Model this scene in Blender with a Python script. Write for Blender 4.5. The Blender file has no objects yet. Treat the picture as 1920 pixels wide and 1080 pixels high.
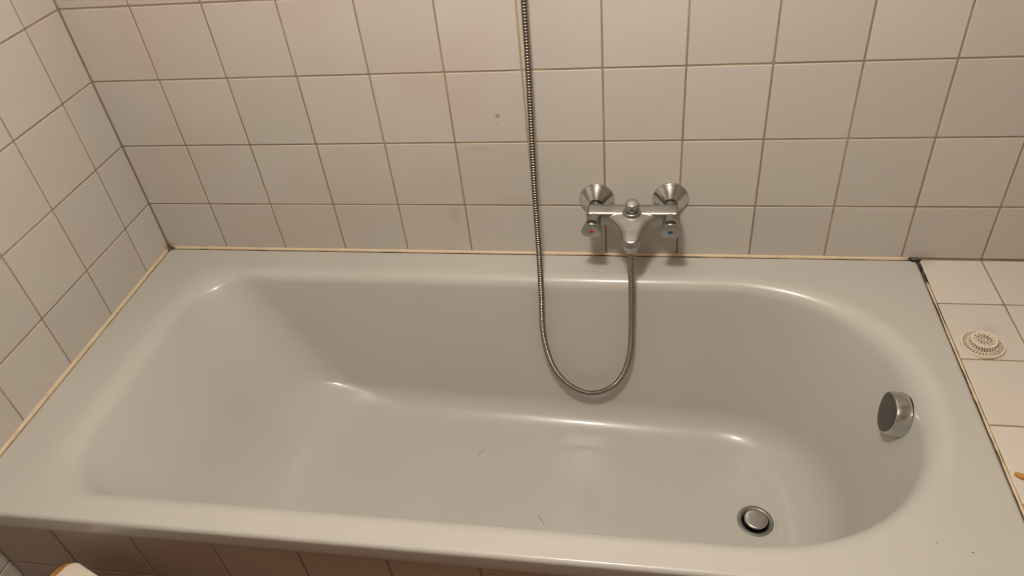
import bpy, bmesh, math, random
from math import sin, cos, pi, radians, sqrt, tan, atan2, exp
from mathutils import Vector, Matrix
from mathutils.bvhtree import BVHTree
random.seed(7)
S = bpy.context.scene
C = S.collection

# ------------------------------------------------------------------ camera
# world: x along the tub, -y towards the viewer, z = 0 at the tub rim, metres
CAM = Vector((1.15293, -1.34780, 1.01711))
CR = Vector((0.98438, 0.14918, -0.09341)); CF = Vector((-0.17447, 0.75730, -0.62933))
CF.normalize(); CR = (CR - CF*CR.dot(CF)).normalized(); CU = CR.cross(CF)
cd = bpy.data.cameras.new('camera'); cd.sensor_width = 36.0; cd.lens = 1425.23/1920*36
cd.clip_start = 0.02
cam = bpy.data.objects.new('camera', cd); C.objects.link(cam)
M4 = Matrix((CR, CU, -CF)).transposed().to_4x4(); M4.translation = CAM
cam.matrix_world = M4
S.camera = cam

# ------------------------------------------------------------------ world and exposure
w = bpy.data.worlds.new('world'); S.world = w; w.use_nodes = True
w.node_tree.nodes['Background'].inputs[0].default_value = (1.0, 0.85, 0.68, 1)
w.node_tree.nodes['Background'].inputs[1].default_value = 0.02
vs = S.view_settings
vs.view_transform = 'Standard'; vs.look = 'None'; vs.gamma = 1.0; vs.use_curve_mapping = False
vs.exposure = 0.0
LAMP_POS = (1.02, -0.83, 1.41); LAMP_R = 0.070
LAMP_POWER = 280.0
LAMP_COL = (1.0, 0.895, 0.775)

# ------------------------------------------------------------------ helpers
def link(name, me, mat=None, parent=None, smooth=False):
    o = bpy.data.objects.new(name, me); C.objects.link(o)
    if mat is not None and len(me.materials) == 0: me.materials.append(mat)
    if parent is not None: o.parent = parent
    if smooth:
        me.polygons.foreach_set('use_smooth', [True]*len(me.polygons)); me.update()
    return o
def mesh(vs_, fs):
    me = bpy.data.meshes.new('m'); me.from_pydata([tuple(v) for v in vs_], [], fs); me.update(); return me
def bm_mesh(bm):
    bmesh.ops.recalc_face_normals(bm, faces=bm.faces)
    me = bpy.data.meshes.new('m'); bm.to_mesh(me); bm.free(); return me
def tag(o, label=None, cat=None, group=None, kind=None):
    if label: o['label'] = label
    if cat: o['category'] = cat
    if group: o['group'] = group
    if kind: o['kind'] = kind
    return o
def empty(name, loc):
    o = bpy.data.objects.new(name, None); C.objects.link(o); o.location = loc; o.empty_display_size = .05
    return o
def child(name, me, mat, root, smooth=True):
    """part given in world coordinates, parented under root (an empty with a pure translation)"""
    o = link(name, me, mat, None, smooth); o.parent = root
    o.matrix_parent_inverse = Matrix.Translation(-Vector(world_loc(root)))
    return o
def world_loc(o):
    v = Vector(o.location)
    return v
def box_bm(bm, x0, x1, y0, y1, z0, z1, mi=0):
    v = [bm.verts.new(p) for p in ((x0,y0,z0),(x1,y0,z0),(x1,y1,z0),(x0,y1,z0),(x0,y0,z1),(x1,y0,z1),(x1,y1,z1),(x0,y1,z1))]
    for f in ((0,3,2,1),(4,5,6,7),(0,1,5,4),(1,2,6,5),(2,3,7,6),(3,0,4,7)):
        bm.faces.new([v[i] for i in f]).material_index = mi
def loft(loops, closed=True, cap0=False, cap1=False):
    """list of rings with equal point counts -> mesh data"""
    n = len(loops[0]); V = [p for l in loops for p in l]; F = []
    for k in range(len(loops)-1):
        for i in range(n if closed else n-1):
            j = (i+1) % n
            F.append((k*n+i, k*n+j, (k+1)*n+j, (k+1)*n+i))
    if cap0: F.append(tuple(range(n))[::-1])
    if cap1: F.append(tuple((len(loops)-1)*n+i for i in range(n)))
    return V, F
def frame(d):
    d = Vector(d).normalized()
    a = Vector((0,0,1)) if abs(d.z) < .9 else Vector((0,1,0))
    u = a.cross(d).normalized(); v = d.cross(u).normalized()
    return u, v, d
def lathe(prof, origin, axis, n=40):
    """prof: (radius, height along axis)"""
    u, v, d = frame(axis); o = Vector(origin); V = []; F = []
    rows = []
    for r, h in prof:
        if r < 1e-6:
            rows.append([len(V)]); V.append(o + d*h)
        else:
            rows.append([len(V)+i for i in range(n)])
            for i in range(n):
                a = 2*pi*i/n; V.append(o + d*h + u*(r*cos(a)) + v*(r*sin(a)))
    for a, b in zip(rows, rows[1:]):
        for i in range(n):
            j = (i+1) % n
            if len(a) == 1 and len(b) == 1: continue
            if len(a) == 1: F.append((a[0], b[j], b[i]))
            elif len(b) == 1: F.append((a[i], a[j], b[0]))
            else: F.append((a[i], a[j], b[j], b[i]))
    me = mesh(V, F)
    bm = bmesh.new(); bm.from_mesh(me); bmesh.ops.recalc_face_normals(bm, faces=bm.faces); bm.to_mesh(me); bm.free()
    return me
def catmull(P, step):
    P = [Vector(p) for p in P]; Q = [2*P[0]-P[1]] + P + [2*P[-1]-P[-2]]; out = []
    for i in range(1, len(Q)-2):
        a, b, c, d = Q[i-1:i+3]; n = max(2, int((c-b).length/step))
        for k in range(n):
            t = k/n
            out.append(.5*((2*b) + (c-a)*t + (2*a-5*b+4*c-d)*t*t + (3*b-a-3*c+d)*t**3))
    out.append(P[-1]); return out
def tube(path, rad, n=10, cap=True):
    """path of points, rad number or list; parallel transported frame"""
    P = [Vector(p) for p in path]; loops = []; u = None
    for i, p in enumerate(P):
        d = (P[min(i+1, len(P)-1)] - P[max(i-1, 0)]).normalized()
        if u is None: u = frame(d)[0]
        u = (u - d*u.dot(d)).normalized(); v = d.cross(u)
        r = rad[i] if isinstance(rad, (list, tuple)) else rad
        loops.append([p + u*(r*cos(2*pi*k/n)) + v*(r*sin(2*pi*k/n)) for k in range(n)])
    return loft(loops, True, cap, cap)

# ------------------------------------------------------------------ materials
def new_mat(name):
    m = bpy.data.materials.new(name); m.use_nodes = True
    nt = m.node_tree; b = nt.nodes['Principled BSDF']; return m, nt, b
def N(nt, t, **kw):
    n = nt.nodes.new(t)
    for k, v in kw.items(): setattr(n, k, v)
    return n
def mixc(nt, fac, a, b, mode='MIX'):
    n = N(nt, 'ShaderNodeMix', data_type='RGBA', blend_type=mode)
    for sock, val in ((n.inputs[0], fac), (n.inputs[6], a), (n.inputs[7], b)):
        if hasattr(val, 'links'): nt.links.new(val, sock)
        elif isinstance(val, (int, float)): sock.default_value = val
        else: sock.default_value = (*val, 1)
    return n.outputs[2]
def noise(nt, scale, detail=3, rough=.5, vec=None):
    n = N(nt, 'ShaderNodeTexNoise'); n.inputs['Scale'].default_value = scale
    n.inputs['Detail'].default_value = detail; n.inputs['Roughness'].default_value = rough
    if vec is None: vec = N(nt, 'ShaderNodeNewGeometry').outputs['Position']
    nt.links.new(vec, n.inputs['Vector']); return n.outputs[0]
def ramp(nt, fac, a, b, ca=(0,0,0), cb=(1,1,1)):
    r = N(nt, 'ShaderNodeValToRGB'); nt.links.new(fac, r.inputs[0])
    r.color_ramp.elements[0].position = a; r.color_ramp.elements[1].position = b
    r.color_ramp.elements[0].color = (*ca, 1); r.color_ramp.elements[1].color = (*cb, 1)
    return r.outputs[0]
def spot(nt, c, r0, r1, wob=.0, ns=30, scl=(1,1,1)):
    """soft irregular blotch around world point c: 1 inside r0, 0 beyond r1"""
    g = N(nt, 'ShaderNodeNewGeometry').outputs['Position']
    s = N(nt, 'ShaderNodeVectorMath', operation='SUBTRACT'); nt.links.new(g, s.inputs[0]); s.inputs[1].default_value = c
    q = N(nt, 'ShaderNodeVectorMath', operation='MULTIPLY'); nt.links.new(s.outputs[0], q.inputs[0]); q.inputs[1].default_value = scl
    l = N(nt, 'ShaderNodeVectorMath', operation='LENGTH'); nt.links.new(q.outputs[0], l.inputs[0])
    v = l.outputs['Value']
    if wob:
        a = N(nt, 'ShaderNodeMath', operation='MULTIPLY_ADD'); nt.links.new(noise(nt, ns, 4, .6), a.inputs[0])
        a.inputs[1].default_value = wob; nt.links.new(v, a.inputs[2]); v = a.outputs[0]
    m = N(nt, 'ShaderNodeMapRange'); nt.links.new(v, m.inputs[0])
    m.inputs[1].default_value = r0; m.inputs[2].default_value = r1; m.inputs[3].default_value = 1; m.inputs[4].default_value = 0
    return m.outputs[0]
def scalef(nt, f, k):
    n = N(nt, 'ShaderNodeMath', operation='MULTIPLY'); nt.links.new(f, n.inputs[0]); n.inputs[1].default_value = k; return n.outputs[0]

def plain(name, col, rough=.5, metal=0, coat=0, spec=.5):
    m, nt, b = new_mat(name)
    b.inputs['Base Color'].default_value = (*col, 1); b.inputs['Roughness'].default_value = rough
    b.inputs['Metallic'].default_value = metal; b.inputs['Coat Weight'].default_value = coat
    b.inputs['Specular IOR Level'].default_value = spec
    return m
def tile_mat(name, base, pink, stains=()):
    m, nt, b = new_mat(name)
    r = N(nt, 'ShaderNodeObjectInfo').outputs['Random']
    c = mixc(nt, ramp(nt, r, 0, 1, (0,0,0), (1,1,1)), tuple(x*.955 for x in base), tuple(min(1, x*1.03) for x in base))
    pm = N(nt, 'ShaderNodeMath', operation='MULTIPLY')
    nt.links.new(ramp(nt, noise(nt, 4.2, 2, .5), .46, .60), pm.inputs[0]); nt.links.new(spot(nt, (.42, 0, .42), .35, .62), pm.inputs[1])
    c = mixc(nt, scalef(nt, pm.outputs[0], .75), c, pink)
    for (cc, r0, r1, wob, ns, scl, col, k) in stains:
        c = mixc(nt, scalef(nt, spot(nt, cc, r0, r1, wob, ns, scl), k), c, col)
    nt.links.new(c, b.inputs['Base Color'])
    b.inputs['Roughness'].default_value = .33
    b.inputs['Specular IOR Level'].default_value = .42
    bp = N(nt, 'ShaderNodeBump'); bp.inputs['Strength'].default_value = .05; bp.inputs['Distance'].default_value = .002
    nt.links.new(noise(nt, 14, 2), bp.inputs['Height']); nt.links.new(bp.outputs[0], b.inputs['Normal'])
    return m
BROWN = (.47, .33, .19)
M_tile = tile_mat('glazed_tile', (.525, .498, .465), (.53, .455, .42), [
    ((.745, 0, .318), .02, .07, .06, 22, (1, 1, .8), (.72, .55, .44), .0),
    ((.735, 0, .105), .00, .045, .03, 30, (1.6, 1, .9), (.40,.31,.205), .6),
    ((.805, 0, .266), .00, .030, .02, 40, (.7, 1, 1.6), (.44, .33, .20), .6),
    ((.875, 0, .135), .00, .055, .03, 30, (.6, 1, 2.0), (.44, .35, .24), .4),
    ((1.715, -.005, .003), .004, .030, .02, 60, (.6, 1, 1.0), (.30, .25, .19), .65),
    ((.004, -.004, .006), .004, .035, .03, 60, (1, 1, .7), (.45, .30, .15), .7)])
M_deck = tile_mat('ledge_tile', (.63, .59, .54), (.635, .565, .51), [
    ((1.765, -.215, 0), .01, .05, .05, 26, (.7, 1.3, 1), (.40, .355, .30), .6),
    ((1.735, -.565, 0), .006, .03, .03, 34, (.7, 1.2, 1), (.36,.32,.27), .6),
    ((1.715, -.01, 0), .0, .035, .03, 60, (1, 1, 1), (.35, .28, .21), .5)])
M_apron = tile_mat('panel_tile_shaded', (.46, .39, .345), (.44, .34, .29))  # pale tile made darker and browner: shade under the rim put into the colour
def grout_mat():
    m, nt, b = new_mat('grout')
    c = mixc(nt, ramp(nt, noise(nt, 5.5, 3), .42, .66), (.275, .23, .18), (.40, .315, .195))
    c = mixc(nt, scalef(nt, ramp(nt, noise(nt, 60, 3), .3, .7), .35), c, (.20, .16, .12))
    c = mixc(nt, scalef(nt, spot(nt, (.93, 0, .40), .02, .07, .04, 20, (1, 1, .12)), .8), c, (.52, .38, .20))
    c = mixc(nt, scalef(nt, spot(nt, (.795, 0, .24), .02, .06, .04, 20, (1, 1, .35)), .8), c, (.50, .35, .16))
    nt.links.new(c, b.inputs['Base Color']); b.inputs['Roughness'].default_value = .85
    return m
M_grout = grout_mat()
def enamel():
    m, nt, b = new_mat('bath_enamel')
    c = mixc(nt, ramp(nt, noise(nt, 3.0, 3), .35, .7), (.505, .50, .475), (.485, .48, .455))
    nt.links.new(c, b.inputs['Base Color'])
    b.inputs['Roughness'].default_value = .30; b.inputs['Specular IOR Level'].default_value = .40
    b.inputs['Coat Weight'].default_value = .30; b.inputs['Coat Roughness'].default_value = .09
    return m
M_enamel = enamel()
def caulk():
    m, nt, b = new_mat('old_silicone')
    c = mixc(nt, ramp(nt, noise(nt, 9, 4, .6), .35, .65), (.66, .56, .41), (.64, .51, .345))
    c = mixc(nt, scalef(nt, ramp(nt, noise(nt, 55, 4, .7), .55, .75), .7), c, (.46, .35, .22))
    c = mixc(nt, spot(nt, (.006, -.006, 0), .012, .022, .012, 120), c, (.24, .13, .05))
    nt.links.new(c, b.inputs['Base Color']); b.inputs['Roughness'].default_value = .45
    return m
M_caulk = caulk()
M_mould = plain('black_mould', (.022, .017, .014), .9)
M_mould2 = plain('brown_mould', (.16, .085, .035), .9)
def chrome_mat(name, col, r0, r1):
    m, nt, b = new_mat(name)
    b.inputs['Metallic'].default_value = 1
    c = mixc(nt, ramp(nt, noise(nt, 90, 4), .4, .75), col, tuple(x*.86 for x in col))
    nt.links.new(c, b.inputs['Base Color'])
    nt.links.new(ramp(nt, noise(nt, 45, 4, .6), .35, .75, (r0,)*3, (r1,)*3), b.inputs['Roughness'])
    return m
M_chrome = chrome_mat('worn_chrome', (.60, .595, .58), .13, .24)
M_dull = chrome_mat('dull_chrome', (.42, .41, .39), .30, .44)
M_hose = chrome_mat('hose_steel', (.33, .30, .26), .28, .42)
M_hose_dark = plain('hose_groove', (.06, .05, .042), .6)
M_flange = plain('tarnished_flange', (.235, .235, .205), .42, .7)
M_face = plain('dark_knob_face', (.16, .15, .135), .42, .85)  # darker, duller metal than the knob around it
M_black = plain('black_rubber_and_shade', (.012, .011, .010), .7)  # rubber seal; also paints the shade in the drain and grip notches
M_red = plain('red_marker', (.55, .012, .02), .35)
M_blue = plain('blue_marker', (.012, .07, .26), .35)
M_plastic = plain('cream_plastic', (.70, .62, .51), .45)
M_amber = plain('amber_plastic', (.44, .22, .03), .4)
M_paint = plain('painted_plaster', (.30, .25, .20), .8)
M_ceil = plain('ceiling_paint', (.50, .47, .43), .85)
def floor_mat():
    m, nt, b = new_mat('brown_floor_tile')
    c = mixc(nt, ramp(nt, noise(nt, 7, 4), .35, .7), (.20, .085, .04), (.27, .12, .06))
    nt.links.new(c, b.inputs['Base Color']); b.inputs['Roughness'].default_value = .45
    return m
M_floor = floor_mat()
M_white_lam = plain('white_laminate', (.68, .63, .55), .4)
def wood():
    m, nt, b = new_mat('orange_wood')
    wv = N(nt, 'ShaderNodeTexWave'); wv.inputs['Scale'].default_value = 18; wv.inputs['Distortion'].default_value = 3
    nt.links.new(N(nt, 'ShaderNodeNewGeometry').outputs['Position'], wv.inputs['Vector'])
    nt.links.new(mixc(nt, wv.outputs['Fac'], (.55, .26, .06), (.42, .18, .035)), b.inputs['Base Color'])
    b.inputs['Roughness'].default_value = .45; return m
M_wood = wood()
def lamp_mat():
    m, nt, b = new_mat('lit_opal_glass')
    b.inputs['Base Color'].default_value = (.9, .87, .8, 1); b.inputs['Roughness'].default_value = .3
    b.inputs['Emission Color'].default_value = (*LAMP_COL, 1)
    b.inputs['Emission Strength'].default_value = LAMP_POWER
    return m
M_lamp = lamp_mat()

# ------------------------------------------------------------------ room shell
P = 0.1515; G = 0.0034; Z0 = 0.127            # tile pitch, joint width, first joint above the rim
FLOOR, CEIL, XR, YF = -0.57, 1.84, 2.45, -2.10
GR = 0.0016                                    # joints lie this far behind the tile faces
ROWS_Z = [Z0 + k*P for k in range(-5, 8)]      # joint heights
TOPZ = ROWS_Z[-1]
def slab(name, boxes, mats, label, cat):
    bm = bmesh.new()
    for b in boxes: box_bm(bm, *b[:6], mi=b[6] if len(b) > 6 else 0)
    me = bm_mesh(bm)
    for m in mats: me.materials.append(m)
    o = link(name, me); tag(o, label, cat, kind='structure'); return o
wall_back = slab('wall_back', [(-.12, XR+.12, GR, .12, FLOOR, TOPZ, 0), (-.12, XR+.12, 0, .12, TOPZ, CEIL, 1)], [M_grout, M_paint],
                 'wall of square off-white glazed tiles behind the mixer tap', 'wall')
wall_left = slab('wall_left', [(-.12, -GR, YF, GR, FLOOR, TOPZ, 0), (-.12, 0, YF, 0, TOPZ, CEIL, 1)], [M_grout, M_paint],
                 'wall of square off-white tiles at the sloping end of the bath', 'wall')
wall_right = slab('wall_right', [(XR, XR+.12, YF, 0, FLOOR, CEIL)], [M_paint], 'plain painted wall beyond the tiled ledge', 'wall')
wall_front = slab('wall_front', [(-.12, XR+.12, YF-.12, YF, FLOOR, CEIL)], [M_paint], 'plain painted wall facing the bath', 'wall')
floor = slab('floor', [(-.12, XR+.12, YF-.12, .12, FLOOR-.1, FLOOR)], [M_floor], 'brown tiled bathroom floor in front of the bath', 'floor')
ceiling = slab('ceiling', [(-.12, XR+.12, YF-.12, .12, CEIL, CEIL+.1)], [M_ceil], 'plain pale bathroom ceiling', 'ceiling')

_tm = {}
def tile_me(wd, ht, mat):
    """tile lying in local xy, face towards +z at z = 0, softly rounded glazed edges"""
    key = (round(wd, 4), round(ht, 4), mat.name)
    if key in _tm: return _tm[key]
    a, b = wd/2, ht/2
    def rr(x, y, z, c): return [(-x+c,-y,z),(x-c,-y,z),(x,-y+c,z),(x,y-c,z),(x-c,y,z),(-x+c,y,z),(-x,y-c,z),(-x,-y+c,z)]
    V, F = loft([rr(a, b, -.004, .0016), rr(a, b, -.0011, .0016), rr(a-.0004, b-.0004, -.0004, .0016), rr(a-.0014, b-.0014, 0, .0012)], True, False, True)
    me = mesh(V, F); me.materials.append(mat); _tm[key] = me; return me
def put_tile(parent, c, u, v, wd, ht, mat):
    me = tile_me(wd, ht, mat)
    o = bpy.data.objects.new('tile', me); C.objects.link(o); o.parent = parent
    n = Vector(u).cross(Vector(v))
    M = Matrix((Vector(u), Vector(v), n)).transposed()
    # tiny unevenness of hand-set tiles
    M = M @ Matrix.Rotation(random.uniform(-.0022, .0022), 3, 'X') @ Matrix.Rotation(random.uniform(-.0022, .0022), 3, 'Y')
    M = M.to_4x4(); M.translation = Vector(c) - n*random.uniform(0, .0003); o.matrix_world = M
    return o
def tiles(parent, us, vs_, place, mat):
    for u0, u1 in zip(us, us[1:]):
        for v0, v1 in zip(vs_, vs_[1:]):
            place(parent, (u0+u1)/2, (v0+v1)/2, u1-u0-G, v1-v0-G, mat)
def on_back(p, x, z, wd, ht, m): put_tile(p, (x, 0, z), (1,0,0), (0,0,1), wd, ht, m)
def on_left(p, y, z, wd, ht, m): put_tile(p, (0, y, z), (0,1,0), (0,0,1), wd, ht, m)
XCOL = [0.0] + [0.1543 + k*P for k in range(0, 16)]
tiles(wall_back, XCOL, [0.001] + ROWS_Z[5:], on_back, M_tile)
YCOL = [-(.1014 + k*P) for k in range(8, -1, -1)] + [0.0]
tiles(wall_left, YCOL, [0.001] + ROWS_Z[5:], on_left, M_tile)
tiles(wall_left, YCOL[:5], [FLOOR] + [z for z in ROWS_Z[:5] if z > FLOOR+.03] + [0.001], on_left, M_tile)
# plugged drill hole in the tile beside the hose
me = lathe([(.0016, .0004), (.0022, .0011), (.0034, .0013), (.0042, .0007), (.0046, -.0002)], (.8554, 0, .3392), (0, -1, 0), 20)
hole = link('drill_hole_ring', me, plain('hole_filler', (.32, .275, .215), .6), wall_back, True)
me = lathe([(0, .0005), (.0018, .0004)], (.8554, 0, .3392), (0, -1, 0), 16)
link('drill_hole_filling', me, plain('hole_plug', (.44, .40, .35), .7), wall_back, True)  # plug disc, a little greyer than the tile
me = lathe([(0, .0004), (.0015, .0003), (.0020, -.0001)], (.8525, 0, .3185), (0, -1, -.05), 12)
link('scuff_mark', me, plain('scuff', (.38, .33, .27), .7), wall_back, True)

# tiled ledge on the right of the bath, level with the rim
LX = 1.7035
ledge = slab('tiled_ledge', [(LX, XR, -.75, GR, FLOOR, -GR)], [M_grout], 'low ledge of pale square tiles at the right end of the bath', 'ledge')
def on_top(p, x, y, wd, ht, m): put_tile(p, (x, y, 0), (1,0,0), (0,1,0), wd, ht, m)
DY = [-.75, -.1384-3*P, -.1384-2*P, -.1384-P, -.1384, -.0005]
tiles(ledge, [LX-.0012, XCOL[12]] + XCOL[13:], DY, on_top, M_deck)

# tiled front panel below the rim
AY = -.7405
apron = slab('tiled_bath_panel', [(0, XR, AY+GR, AY+.05, FLOOR, -.0405)], [M_grout], 'upright tiled panel under the front rim of the bath', 'bath panel')
def on_apron(p, x, z, wd, ht, m): put_tile(p, (x, AY, z), (1,0,0), (0,0,1), wd, ht, m)
tiles(apron, [k*P for k in range(0, 17)], [FLOOR, Z0-4*P, Z0-3*P, Z0-2*P, -.0405], on_apron, M_apron)

# ------------------------------------------------------------------ bath tub
YC = -.390
def Dx(x): return .352 + .042*(x-.50)/.886
def fillet(b, D, r1, r2, n1=12, n2=8, n3=16):
    a = atan2(D, b); t1 = r1*tan(a/2); t2 = r2*tan(a/2)
    pts = []
    for k in range(n1+1):                      # top roundover, centre below the rim
        q = a*k/n1; pts.append((-t1 + r1*sin(q), -r1 + r1*cos(q)))
    s = Vector((b, -D)); L = s.length; d = s/L
    for k in range(1, n2): 
        q = t1 + (L-t1-t2)*k/n2; pts.append((d.x*q, d.y*q))
    cx, cz = b+t2, -D+r2
    for k in range(n3+1):
        q = a*(1-k/n3); pts.append((cx - r2*sin(q), cz - r2*cos(q)))
    return pts
D0 = .38
PL = fillet(.222, D0, .055, .27)
PS = fillet(.055, D0, .030, .066)
PR = fillet(.100, D0, .050, .125)
nL, nC, nB, nR = 24, 16, 56, 72
def inner_loop(ol, orr, os_, zl, zr, zs):
    xl, xr, hw = .128+ol, 1.622-orr, .298-os_
    rl = min(.105 + .9*max(os_, 0) + .25*max(ol, 0), hw*.86); ar = max(xr-1.295, .05); n = 2.18
    pts = []
    def add(x, y, nx, ny):
        m = sqrt(nx*nx+ny*ny); nx /= m; ny /= m
        z = (zl if nx < 0 else zr)*nx*nx + zs*ny*ny
        pts.append(Vector((x, y, z*Dx(x)/D0)))
    for k in range(nL): add(xl, YC-hw+rl + (2*hw-2*rl)*k/nL, -1, 0)
    for k in range(nC):
        a = pi - pi/2*k/nC; add(xl+rl+rl*cos(a), YC+hw-rl+rl*sin(a), cos(a), sin(a))
    x0, x1 = xl+rl, xr-ar
    for k in range(nB): add(x0+(x1-x0)*k/nB, YC+hw, 0, 1)
    for k in range(nR):
        a = pi/2 - pi*k/nR; c, s = max(cos(a), 0), sin(a)
        add(x1 + ar*c**(2/n), YC + hw*math.copysign(abs(s)**(2/n), s), c+1e-9, s)
    for k in range(nB): add(x1-(x1-x0)*k/nB, YC-hw, 0, -1)
    for k in range(nC):
        a = -pi/2 - pi/2*k/nC; add(xl+rl+rl*cos(a), YC-hw+rl+rl*sin(a), cos(a), sin(a))
    return pts
def outer_loop(o, z):
    x0, x1, y0, y1 = .0015+o, 1.699-o, -.75+o, -.0015-o; L = .13; X1 = 1.30; pts = []
    def seg(a, b, n):
        for k in range(n): pts.append(Vector((a[0]+(b[0]-a[0])*k/n, a[1]+(b[1]-a[1])*k/n, z)))
    seg((x0, y0+L), (x0, y1-L), nL)
    seg((x0, y1-L), (x0, y1), nC//2); seg((x0, y1), (x0+L, y1), nC//2)
    seg((x0+L, y1), (X1, y1), nB)
    q = nR//4
    seg((X1, y1), (x1, y1), q); seg((x1, y1), (x1, YC), q); seg((x1, YC), (x1, y0), q); seg((x1, y0), (X1, y0), q)
    seg((X1, y0), (x0+L, y0), nB)
    seg((x0+L, y0), (x0, y0), nC//2); seg((x0, y0), (x0, y0+L), nC//2)
    return pts
loops = []
loops.append(outer_loop(.030, -.041)); loops.append(outer_loop(.0075, -.041))
R = .008
loops.append(outer_loop(.003, -.0405)); loops.append(outer_loop(.0007, -.038))
for q in (-.030, -.020, -.013): loops.append(outer_loop(0, q))
for k in range(0, 9):
    a = pi/2*k/8; loops.append(outer_loop(R-R*cos(a), -R+R*sin(a)))
loops.append(outer_loop(R+.002, 0))
first = inner_loop(PL[0][0], PR[0][0], PS[0][0], 0, 0, 0)
base = outer_loop(R+.006, 0)
for s in (0, .35, .7, .92, .98): loops.append([a.lerp(b, s) for a, b in zip(base, first)])
for (l, r, s) in zip(PL, PR, PS): loops.append(inner_loop(l[0], r[0], s[0], l[1], r[1], s[1]))
DR = Vector((1.3862, -.3850, 0)); last = loops[-1]
circ = []
for p in last:
    d = (Vector((p.x, p.y, 0)) - DR).normalized(); circ.append(DR + d*.030)
for s in (.02, .06, .15, .3, .5, .7, .85, .93, .97, .99, 1):
    l = []
    for a, b in zip(last, circ):
        q = Vector((a.x, a.y, 0)).lerp(b, s); r = (q-DR).length
        q.z = -Dx(q.x) - .0035*exp(-((r-.03)/.010)**2); l.append(q)
    loops.append(l)
for r, dz in ((.029, -.003), (.028, -.012), (.027, -.05)):
    loops.append([DR + (c-DR)*(r/.03) + Vector((0, 0, -Dx(DR.x)-.0035+dz)) for c in circ])
V, F = loft(loops, True, False, True)
tub = link('bathtub', mesh(V, F), M_enamel, None, True)
tag(tub, 'white enamelled built-in bath with a sloping left end and rounded right end', 'bathtub')
TB = BVHTree.FromPolygons(V, F)
def on_tub(px, py):
    d = CF + CR*((px-960)/1425.23) - CU*((py-540)/1425.23)
    h, n, i, t = TB.ray_cast(CAM, d.normalized())
    if n.dot(d) > 0: n = -n
    return h, n
def down(x, y):
    h, n, i, t = TB.ray_cast(Vector((x, y, .2)), Vector((0, 0, -1)))
    if n.z < 0: n = -n
    return h, n
# tiny chips and specks in the enamel
M_chip = plain('enamel_chip', (.10, .08, .06), .7)
for px, py, r in ((1328, 715, .0011), (1444, 880, .0011), (1356, 925, .0012), (1421, 1026, .0012), (1824, 1036, .0015), (935, 923, .0011), (653, 716, .0011), (1757, 1018, .0010)):
    h, n = on_tub(px, py)
    me = lathe([(0, .0003), (r*.6, .00025), (r, -.0001)], h, n, 7)
    link('enamel_chip', me, M_chip, tub, True)
def hair(pts, label):
    P3 = []
    for x in pts:
        h, n = on_tub(*x); P3.append(h + n*.0006)
    path = catmull(P3, .002)
    Vh, Fh = tube(path, .00034, 5)
    o = link('hair', mesh(Vh, Fh), plain('dark_hair', (.12, .08, .05), .5), None, True)
    return tag(o, label, 'hair')
hair([(1009, 966), (1014, 974), (1021, 984)], 'short dark hair lying on the bath floor near the front rim')
hair([(896, 853), (903, 847), (909, 842)], 'thin faint curl of hair in the middle of the bath floor')

# ------------------------------------------------------------------ silicone beads
def bead(name, path, rad, label, wob=.0012):
    pts = catmull(path, .012); rs = []
    for i, p in enumerate(pts): rs.append(rad + random.uniform(-wob, wob)*.6 + wob*.5*sin(i*.7)*sin(i*.23))
    Vb, Fb = tube(pts, rs, 8)
    o = link(name, mesh(Vb, Fb), M_caulk, None, True); return tag(o, label, 'sealant', kind='structure')
trim1 = bead('trim_1', [(.003, -.0006, .0012), (.5, -.0006, .0012), (1.1, -.0004, .0010), (1.55, -.0002, .0005), (1.683, 0, .0003)], .0042, 'yellowed silicone bead along the back wall behind the bath', .0009)
trim2 = bead('trim_2', [(.0006, -.003, .0012), (.0006, -.3, .0012), (.0006, -.55, .0012), (.0006, -.745, .001)], .0050, 'yellowed silicone bead along the left wall beside the bath', .0007)
trim3 = bead('trim_3', [(1.7000, -.075, -.0012), (1.7000, -.12, -.0008), (1.6998, -.25, -.0006), (1.7002, -.37, -.0004), (1.7004, -.50, -.0006), (1.7002, -.60, -.0003), (1.6999, -.745, -.0006)], .0019, 'ragged dirty silicone bead between the bath and the tiled ledge', .0011)
def blob(name, c, s, mat, parent, seed):
    rnd = random.Random(seed); bm = bmesh.new(); bmesh.ops.create_icosphere(bm, subdivisions=2, radius=1)
    for v in bm.verts:
        k = 1 + rnd.uniform(-.28, .28); v.co = Vector((v.co.x*s[0]*k, v.co.y*s[1]*k, v.co.z*s[2]*k)) + Vector(c)
    return link(name, bm_mesh(bm), mat, parent, True)
for i, (c, s) in enumerate([((1.6905, -.0075, .0004), (.0052, .0035, .0016)), ((1.6865, -.0045, .0004), (.0030, .0020, .0014)), ((1.6965, -.0115, .0002), (.0026, .0028, .0013)),
                            ((1.7015, -.0040, .0002), (.0050, .0025, .0016)), ((1.7010, -.0240, -.0006), (.0022, .0070, .0016)), ((1.6995, -.0320, -.0004), (.0022, .0045, .0014)),
                            ((1.7018, -.0560, -.0002), (.0014, .0100, .0010)), ((1.7018, -.0720, -.0002), (.0012, .0080, .0010)), ((1.6835, -.0022, .0020), (.0045, .0012, .0010))]):
    blob('mould_spot', c, s, M_mould, trim3, i)
for i, (c, s) in enumerate([((.0035, -.0035, .0085), (.0030, .0030, .0060)), ((.0075, -.0105, .0020), (.0022, .0060, .0022)), ((.0130, -.0045, .0040), (.0045, .0018, .0016)), ((.0040, -.0050, .0030), (.004, .004, .003))]):
    blob('mould_spot', c, s, M_mould2, trim1, 50+i)

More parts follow.
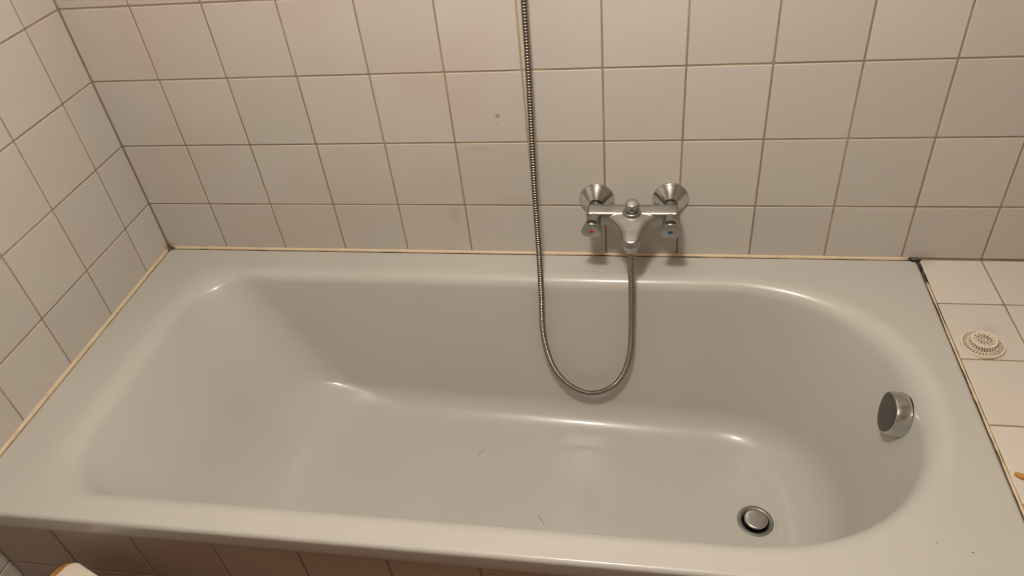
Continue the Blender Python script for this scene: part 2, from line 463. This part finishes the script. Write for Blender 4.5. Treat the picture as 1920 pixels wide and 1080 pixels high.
# ------------------------------------------------------------------ drain with pop-up plug
DZ = -Dx(DR.x) - .0030
slope = Vector((-.042/.886*-1, 0, 1)).normalized(); 
o3 = Vector((DR.x, DR.y, DZ))
drain = link('drain', lathe([(.0370, -.0010), (.0366, .0012), (.0352, .0024), (.0330, .0026), (.0290, .0012), (.0272, -.0004), (.0262, -.006), (.0258, -.030)], o3, slope, 48), M_flange, tub, True); drain['label'] = 'round tarnished drain with a raised plug'
link('drain_cup', lathe([(.0262, -.008), (.0258, -.034), (.0, -.034)], o3, slope, 40), M_black, drain, True)  # black paints in the shade down the drain hole
link('plug', lathe([(.0, .0100), (.012, .0101), (.0205, .0098), (.0228, .0090), (.0240, .0074), (.0238, .0058), (.0215, .0046), (.006, .004), (.0, .004)], o3, slope, 48), M_dull, drain, True)
link('plug_stem', lathe([(.005, .006), (.005, -.033)], o3, slope, 16), M_black, drain, True)

# ------------------------------------------------------------------ overflow knob on the rounded end wall
hO, nO = on_tub(1690, 779)
nO = Vector((-.955, 0, .20)).normalized(); uO = Vector((0, 1, 0)); vO = nO.cross(uO).normalized()
if vO.z < 0: vO = -vO
def ring(c, n_, u_, v_, R_, lob, ph, n=60, sq=1.0):
    out = []
    for k in range(n):
        a = 2*pi*k/n; r = R_*(1 + lob*cos(3*(a-ph))); out.append(c + u_*(r*cos(a)) + v_*(r*sin(a)*sq))
    return out
def knob(c, n_, u_, v_, prof, ph, n=60, sq=1.0):
    L = [ring(c + n_*h, n_, u_, v_, r, l, ph, n, sq) for r, h, l in prof]
    return loft(L, True, False, True)
cO = hO - nO*.010
Vk, Fk = knob(cO, nO, uO, vO, [(.0385, -.002, .015), (.0392, .008, .02), (.0392, .010, .02)], pi/2)
seal_me = mesh(Vk, Fk)
Vk, Fk = knob(cO, nO, uO, vO, [(.0400, .010, .02), (.0404, .0115, .02), (.0402, .018, .03), (.0390, .026, .04), (.0375, .0335, .05), (.0366, .0352, .05), (.0352, .0358, .05)], -pi/2)
ov = link('overflow_knob', mesh(Vk, Fk), M_chrome, tub, True); ov['label'] = 'chrome overflow knob with rounded triangular face'
link('rubber_seal', seal_me, M_black, ov, True)
Vk, Fk = knob(cO, nO, uO, vO, [(.0352, .0357, .05), (.0340, .0362, .05), (.02, .0366, .04), (.004, .0367, .0)], -pi/2)
link('knob_face', mesh(Vk, Fk), M_face, ov, True)

# ------------------------------------------------------------------ two-handle mixer tap
TX0, TX1, TXC, OY = 1.0460, 1.1965, 1.1205, -.1235
tap = empty('bath_mixer_tap', (TXC, 0, .147)); tag(tap, 'chrome two-handle bath mixer tap mounted on the tiled wall', 'tap')
for tx, tz in ((TX0, .1462), (TX1, .1484)):
    o = Vector((tx, 0, tz))
    child('wall_flange', lathe([(.0355, 0), (.0362, .0012), (.0360, .0042), (.0345, .0054), (.0325, .0066), (.0150, .0270), (.0136, .0276), (.0125, .0270)], o, (0, -1, 0), 56), M_chrome, tap)
    child('connector', lathe([(.0118, .018), (.0118, .034), (.0135, .0345), (.0150, .036), (.0150, .050)], o, (0, -1, 0), 6 if False else 32), M_dull, tap)
def ell(c, u, v, a, b, n=28, e=2.6):
    out = []
    for k in range(n):
        q = 2*pi*k/n; cs, sn = cos(q), sin(q)
        out.append(Vector(c) + Vector(u)*(a*math.copysign(abs(cs)**(2/e), cs)) + Vector(v)*(b*math.copysign(abs(sn)**(2/e), sn)))
    return out
parts = []
# cross bar
L = []
for x, a, b in ((TX0-.0165, .010, .010), (TX0-.0148, .0150, .0150), (TX0-.011, .0168, .0170), (TX0+.012, .0168, .0172), (TXC-.03, .0160, .0165), (TXC, .0165, .0165), (TXC+.03, .0160, .0165), (TX1-.012, .0168, .0172), (TX1+.011, .0168, .0170), (TX1+.0148, .0150, .0150), (TX1+.0165, .010, .010)):
    L.append(ell((x, -.0600, .1455), (0, 1, .10), (0, -.10, 1), a, b, 40, 4.2))
parts.append(loft(L, True, True, True))
# outlet branch that swells out of the bar and bends down
L = []
for y, z, a, b, ty, tz in ((-.050, .1485, .064, .0122, -1, 0), (-.062, .1478, .0600, .0128, -1, -.10), (-.074, .1450, .0480, .0130, -1, -.28), (-.086, .1412, .0365, .0130, -1, -.36), (-.098, .1366, .0275, .0130, -1, -.42),
                           (-.108, .1326, .0225, .0128, -1, -.42), (-.118, .1294, .0196, .0124, -1, -.36), (-.126, .1265, .0178, .0120, -1, -.36), (-.1330, .1240, .0145, .0114, -1, -.36), (-.1360, .1230, .0090, .0100, -1, -.36)):
    t = Vector((0, ty, tz)).normalized(); u = Vector((1, 0, 0)); v = u.cross(t).normalized()
    L.append(ell((TXC, y, z), u, v, a, b, 44, 3.2))
parts.append(loft(L, True, True, True))
L = [ell((TXC, OY, z), (1, 0, 0), (0, 1, 0), a, b, 40, 2.2) for z, a, b in ((.135, .0150, .0125), (.129, .0176, .0150), (.1190, .0174, .0150), (.1175, .0150, .0136))]
parts.append(loft(L, True, True, True))
# boss under the diverter
L = [ell((TXC, -.0700+k[0], .150+k[1]), (1, 0, 0), (0, 1, 0), k[2], k[2], 28, 2) for k in ((0, 0, .019), (0, .010, .0175), (0, .0125, .0155))]
parts.append(loft(L, True, True, True))
V2, F2 = [], []
for v_, f_ in parts:
    n0 = len(V2); V2 += v_; F2 += [tuple(i+n0 for i in f) for f in f_]
me = mesh(V2, F2); bm = bmesh.new(); bm.from_mesh(me); bmesh.ops.recalc_face_normals(bm, faces=bm.faces); bm.to_mesh(me); bm.free()
tmp = bpy.data.objects.new('tmp', me); C.objects.link(tmp)
rm = tmp.modifiers.new('r', 'REMESH'); rm.mode = 'VOXEL'; rm.voxel_size = .0011
sm = tmp.modifiers.new('s', 'SMOOTH'); sm.factor = .5; sm.iterations = 2
dg = bpy.context.evaluated_depsgraph_get(); dg.update()
me2 = bpy.data.meshes.new_from_object(tmp.evaluated_get(dg)); bpy.data.objects.remove(tmp)
child('tap_body', me2, M_dull, tap)
# diverter knob
dvo = Vector((TXC+.0005, -.0700, .1605)); dva = Vector((0, -.10, 1))
child('diverter_stem', lathe([(.0085, -.002), (.0085, .006)], dvo, dva, 24), M_black, tap)
child('diverter_knob', lathe([(.0, .004), (.0118, .004), (.0132, .0052), (.0138, .0075), (.0138, .0190), (.0138, .0200), (.0135, .0212), (.0128, .0222), (.0120, .0227), (.0115, .0229), (.006, .0234), (.0, .0235)], dvo, dva, 40), M_chrome, tap)
# handles with coloured markers
for tx, ex, mk, nm in ((TX0, 1.0424, M_red, 'red dot marking hot water'), (TX1, 1.1957, M_blue, 'blue dot marking cold water')):
    b0 = Vector((tx, -.068, .1480)); e0 = Vector((ex, -.1110, .1400)); ax = (e0-b0).normalized(); Lh = (e0-b0).length
    u = Vector((1, 0, 0)); u = (u - ax*u.dot(ax)).normalized(); v = u.cross(ax).normalized()
    if v.z < 0: v = -v
    prof = [(.0128, 0, 0), (.0132, .004, 0), (.0140, .012, .02), (.0158, .022, .06), (.0182, .032, .09), (.0200, .0385, .10), (.0206, .0415, .10), (.0203, .0432, .10), (.0190, .0442, .10), (.0165, .0445, .09), (.004, .0449, 0)]
    Lk = [ring(b0 + ax*h, ax, u, v, r, l, pi/2, 60, .92) for r, h, l in prof]
    Vk, Fk = loft(Lk, True, True, True)
    hd = child('handle', mesh(Vk, Fk), M_dull, tap)
    for nm_, me_, mm in (('marker_dot', lathe([(0, .0456), (.0040, .0455), (.0047, .0450), (.0048, .0440)], b0, ax, 24), mk),
                         ):
        d = link(nm_, me_, mm, None, True); d.parent = hd; d.matrix_parent_inverse = Matrix.Identity(4)
        d.matrix_parent_inverse = hd.matrix_parent_inverse.inverted() if False else Matrix.Identity(4)
        d['label'] = nm
    # black blob painting in the shade of the grip notch, no recess modelled
    bm = bmesh.new(); bmesh.ops.create_icosphere(bm, subdivisions=2, radius=1)
    cN = b0 + ax*.0360 + v*.0176
    for q in bm.verts: q.co = cN + u*(q.co.x*.0100) + v*(q.co.y*.0034) + ax*(q.co.z*.0060)
    d = link('grip_notch_shade', bm_mesh(bm), M_black, None, True); d.parent = hd
child('outlet_collar', lathe([(.0, .1190), (.0150, .1190), (.0156, .1180), (.0154, .1110), (.0142, .1085), (.0, .1085)], (TXC, OY, 0), (0, 0, 1), 8), M_chrome, tap, False)

# ------------------------------------------------------------------ shower hose
def up_at(px, py, y):
    d = CF + CR*((px-960)/1425.23) - CU*((py-540)/1425.23); t = (y-CAM.y)/d.y; return CAM + d*t
ctrl = [Vector((TXC, OY, .102)), Vector((TXC, OY-.001, .060))]
for px, py, y in ((1184, 536, -.126), (1184, 611, -.132), (1182, 657, -.140), (1172, 694, -.148), (1155, 719, -.153), (1132, 733, -.157), (1109, 737, -.158), (1086, 732, -.157), (1060, 716, -.152), (1038, 688, -.144), (1024, 651, -.134), (1017, 611, -.123), (1015, 555, -.109), (1011, 480, -.088), (1006, 410, -.070), (1001, 330, -.052), (994, 200, -.038), (988, 90, -.031), (982, 0, -.028)):
    ctrl.append(up_at(px, py, y))
ctrl += [Vector((.936, -.028, .72)), Vector((.938, -.030, .95)), Vector((.940, -.034, 1.15))]
path = catmull(ctrl, .0006)
# resample on arc length with ribs
S_ = [0]
for a, b in zip(path, path[1:]): S_.append(S_[-1] + (b-a).length)
tot = S_[-1]; import bisect
def at(s):
    i = min(max(bisect.bisect_left(S_, s), 1), len(S_)-1); t = (s-S_[i-1])/max(S_[i]-S_[i-1], 1e-9)
    return path[i-1].lerp(path[i], t)
HR = .0063
pts, rr, ph = [], [], []
s = 0.0
while s < tot:
    pitch = .0034 + .0022*min(max((s-.62)/.35, 0), 1)
    tt = min(max((s-.60)/.45, 0), 1); g = .80 - .34*tt
    for q, (fr, r) in enumerate(((0, .80), (.13, .98), (.30, 1.0), (g-.08, .97), (g, .80))):
        if s+pitch*fr < tot: pts.append(at(s+pitch*fr)); rr.append(HR*r); ph.append(q)
    s += pitch
Vh, Fh = tube(pts, rr, 14)
hose = empty('shower_hose', (TXC, OY, .08)); tag(hose, 'ribbed metal shower hose hanging in a loop from the tap outlet', 'hose')
hm = mesh(Vh, Fh); hm.materials.append(M_hose); hm.materials.append(M_hose_dark)
for f in hm.polygons:
    k = min(f.index//14, len(ph)-1)
    if f.index < (len(pts)-1)*14 and ph[k] == 4: f.material_index = 1
child('hose_tube', hm, M_hose, hose)
child('hose_nut', lathe([(.0, .1083), (.0132, .1083), (.0134, .1070), (.0124, .1045), (.0104, .1020), (.0080, .1000), (.0, .1000)], (TXC, OY, 0), (0, 0, 1), 28), M_chrome, hose)

# ------------------------------------------------------------------ plastic sink strainer on the ledge
SC = Vector((1.7478, -.2540, .0004)); tilt = Matrix.Rotation(radians(0), 3, 'X')
st = empty('sink_strainer', SC); tag(st, 'cream plastic sink strainer lying upside down on the tiled ledge', 'strainer')
def ringsec(r0, r1, z0, z1, n=48):
    return lathe([(r0, z0), (r1, z0), (r1, z1), (r0, z1), (r0, z0)], SC, (0, 0, 1), n)
def bars(n, r0, r1, z0a, z1a, wdt, thick, off=0):
    bm = bmesh.new()
    for k in range(n):
        a = 2*pi*(k+off)/n; d = Vector((cos(a), sin(a), 0)); t = Vector((-sin(a), cos(a), 0))
        A = SC + d*r0 + Vector((0,0,z0a)); B = SC + d*r1 + Vector((0,0,z1a)); ax = (B-A).normalized(); up = ax.cross(t).normalized()
        vv = []
        for q in (A, B):
            for su, sv in ((-1,-1),(1,-1),(1,1),(-1,1)): vv.append(bm.verts.new(q + t*(su*wdt/2) + up*(sv*thick/2)))
        for f in ((0,1,2,3),(7,6,5,4),(0,4,5,1),(1,5,6,2),(2,6,7,3),(3,7,4,0)): bm.faces.new([vv[i] for i in f])
    return bm_mesh(bm)
HT = .0145
child('flange_rim', ringsec(.0328, .0358, 0, .0042), M_plastic, st, False)
child('flange_inner_ring', ringsec(.0228, .0250, .0026, .0046), M_plastic, st, False)
child('flange_spokes', bars(36, .0245, .0330, .0036, .0033, .0019, .0013), M_plastic, st, False)
child('cup_ribs', bars(32, .0236, .0205, .0038, HT-.0008, .0014, .0016, .5), M_plastic, st, False)
child('cup_top_ring', ringsec(.0170, .0215, HT-.0022, HT), M_plastic, st, False)
child('cup_middle_ring', ringsec(.0132, .0150, HT-.0018, HT+.0002), M_plastic, st, False)
child('top_spokes', bars(12, .0045, .0140, HT-.0008, HT-.0008, .0016, .0016), M_plastic, st, False)
child('top_outer_spokes', bars(12, .0140, .0180, HT-.001, HT-.001, .0030, .0014), M_plastic, st, False)
child('centre_ring', ringsec(.0022, .0058, HT-.0018, HT), M_plastic, st, False)

# amber curved piece at the frame edge on the ledge
pa = [Vector((1.7100, -.5385, .0022)), Vector((1.7135, -.5418, .0026)), Vector((1.7185, -.5448, .0028)), Vector((1.7250, -.5458, .0028)), Vector((1.7320, -.5440, .0026)), Vector((1.7370, -.5395, .0022))]
pp = catmull(pa, .0012); n_ = len(pp)
Va, Fa = tube(pp, [.0012 + .0036*sin(pi*min(1, .06+.94*i/(n_-1)))**.6 for i in range(n_)], 10)
tag(link('plastic_clip', mesh(Va, Fa), M_amber, None, True), 'small curved amber-brown clip lying on the ledge at the right frame edge', 'clip')

# ------------------------------------------------------------------ stool whose corner pokes in at the bottom left
ST = Vector((.183, -.7680, -.088)); ang = radians(-21)
ux = Vector((cos(ang), sin(ang), 0)); uy = Vector((sin(ang), -cos(ang), 0))        # along the far edge, towards the viewer
uy = Vector((-sin(radians(21)), -cos(radians(21)), 0))
W_, D_ = .30, .26
def rrect(off0, off1, offy0, offy1, r, z, n=8):
    x0, x1, y0, y1 = off0, W_-off1, offy0, D_-offy1; out = []
    for (cx, cy, a0) in ((x0+r, y0+r, pi), (x1-r, y0+r, 1.5*pi), (x1-r, y1-r, 0), (x0+r, y1-r, .5*pi)):
        for k in range(n+1):
            a = a0 + pi/2*k/n; q = (cx + r*cos(a), cy + r*sin(a)); out.append(ST + ux*q[0] + uy*q[1] + Vector((0, 0, z)))
    return out
stool = empty('bath_stool', (ST.x+.08, ST.y-.20, FLOOR)); tag(stool, 'white-topped stool with orange wooden edge, corner showing at the bottom left', 'stool')
V1, F1 = loft([rrect(.004, .004, .004, .004, .020, -.024), rrect(0, 0, 0, 0, .022, -.020), rrect(0, 0, 0, 0, .022, -.006), rrect(.004, .004, .004, .004, .020, -.002)], True, True, True)
child('seat_board', mesh(V1, F1), M_wood, stool)
V1, F1 = loft([rrect(.017, 0, -.003, 0, .018, -.0022), rrect(.017, 0, -.003, 0, .018, .001), rrect(.0185, .002, -.0015, .002, .017, .0028), rrect(.022, .005, .002, .005, .014, .0036)], True, True, True)
child('seat_top', mesh(V1, F1), M_white_lam, stool)
for fx, fy in ((.04, .04), (W_-.04, .04), (W_-.04, D_-.04), (.04, D_-.04)):
    t = ST + ux*fx + uy*fy + Vector((0, 0, -.022)); bt = t.copy(); bt.z = FLOOR
    child('leg', lathe([(.0, 0), (.011, 0), (.014, .1), (.0165, (t-bt).length-.02), (.0165, (t-bt).length)], bt, t-bt, 16), M_wood, stool)

# ------------------------------------------------------------------ ceiling lamp
lamp = empty('globe_ceiling_lamp', (LAMP_POS[0], LAMP_POS[1], CEIL)); tag(lamp, 'lit white glass globe lamp hanging from the bathroom ceiling', 'lamp')
child('globe', lathe([(LAMP_R*sin(pi*k/24), -LAMP_R*cos(pi*k/24)) for k in range(25)], LAMP_POS, (0, 0, 1), 40), M_lamp, lamp)
child('rod', lathe([(.006, LAMP_R-.004), (.006, CEIL-LAMP_POS[2])], LAMP_POS, (0, 0, 1), 12), M_dull, lamp)
child('ceiling_rose', lathe([(.0, -.03), (.02, -.03), (.05, -.004), (.052, 0), (.0, 0)], (LAMP_POS[0], LAMP_POS[1], CEIL), (0, 0, 1), 32), M_white_lam, lamp)
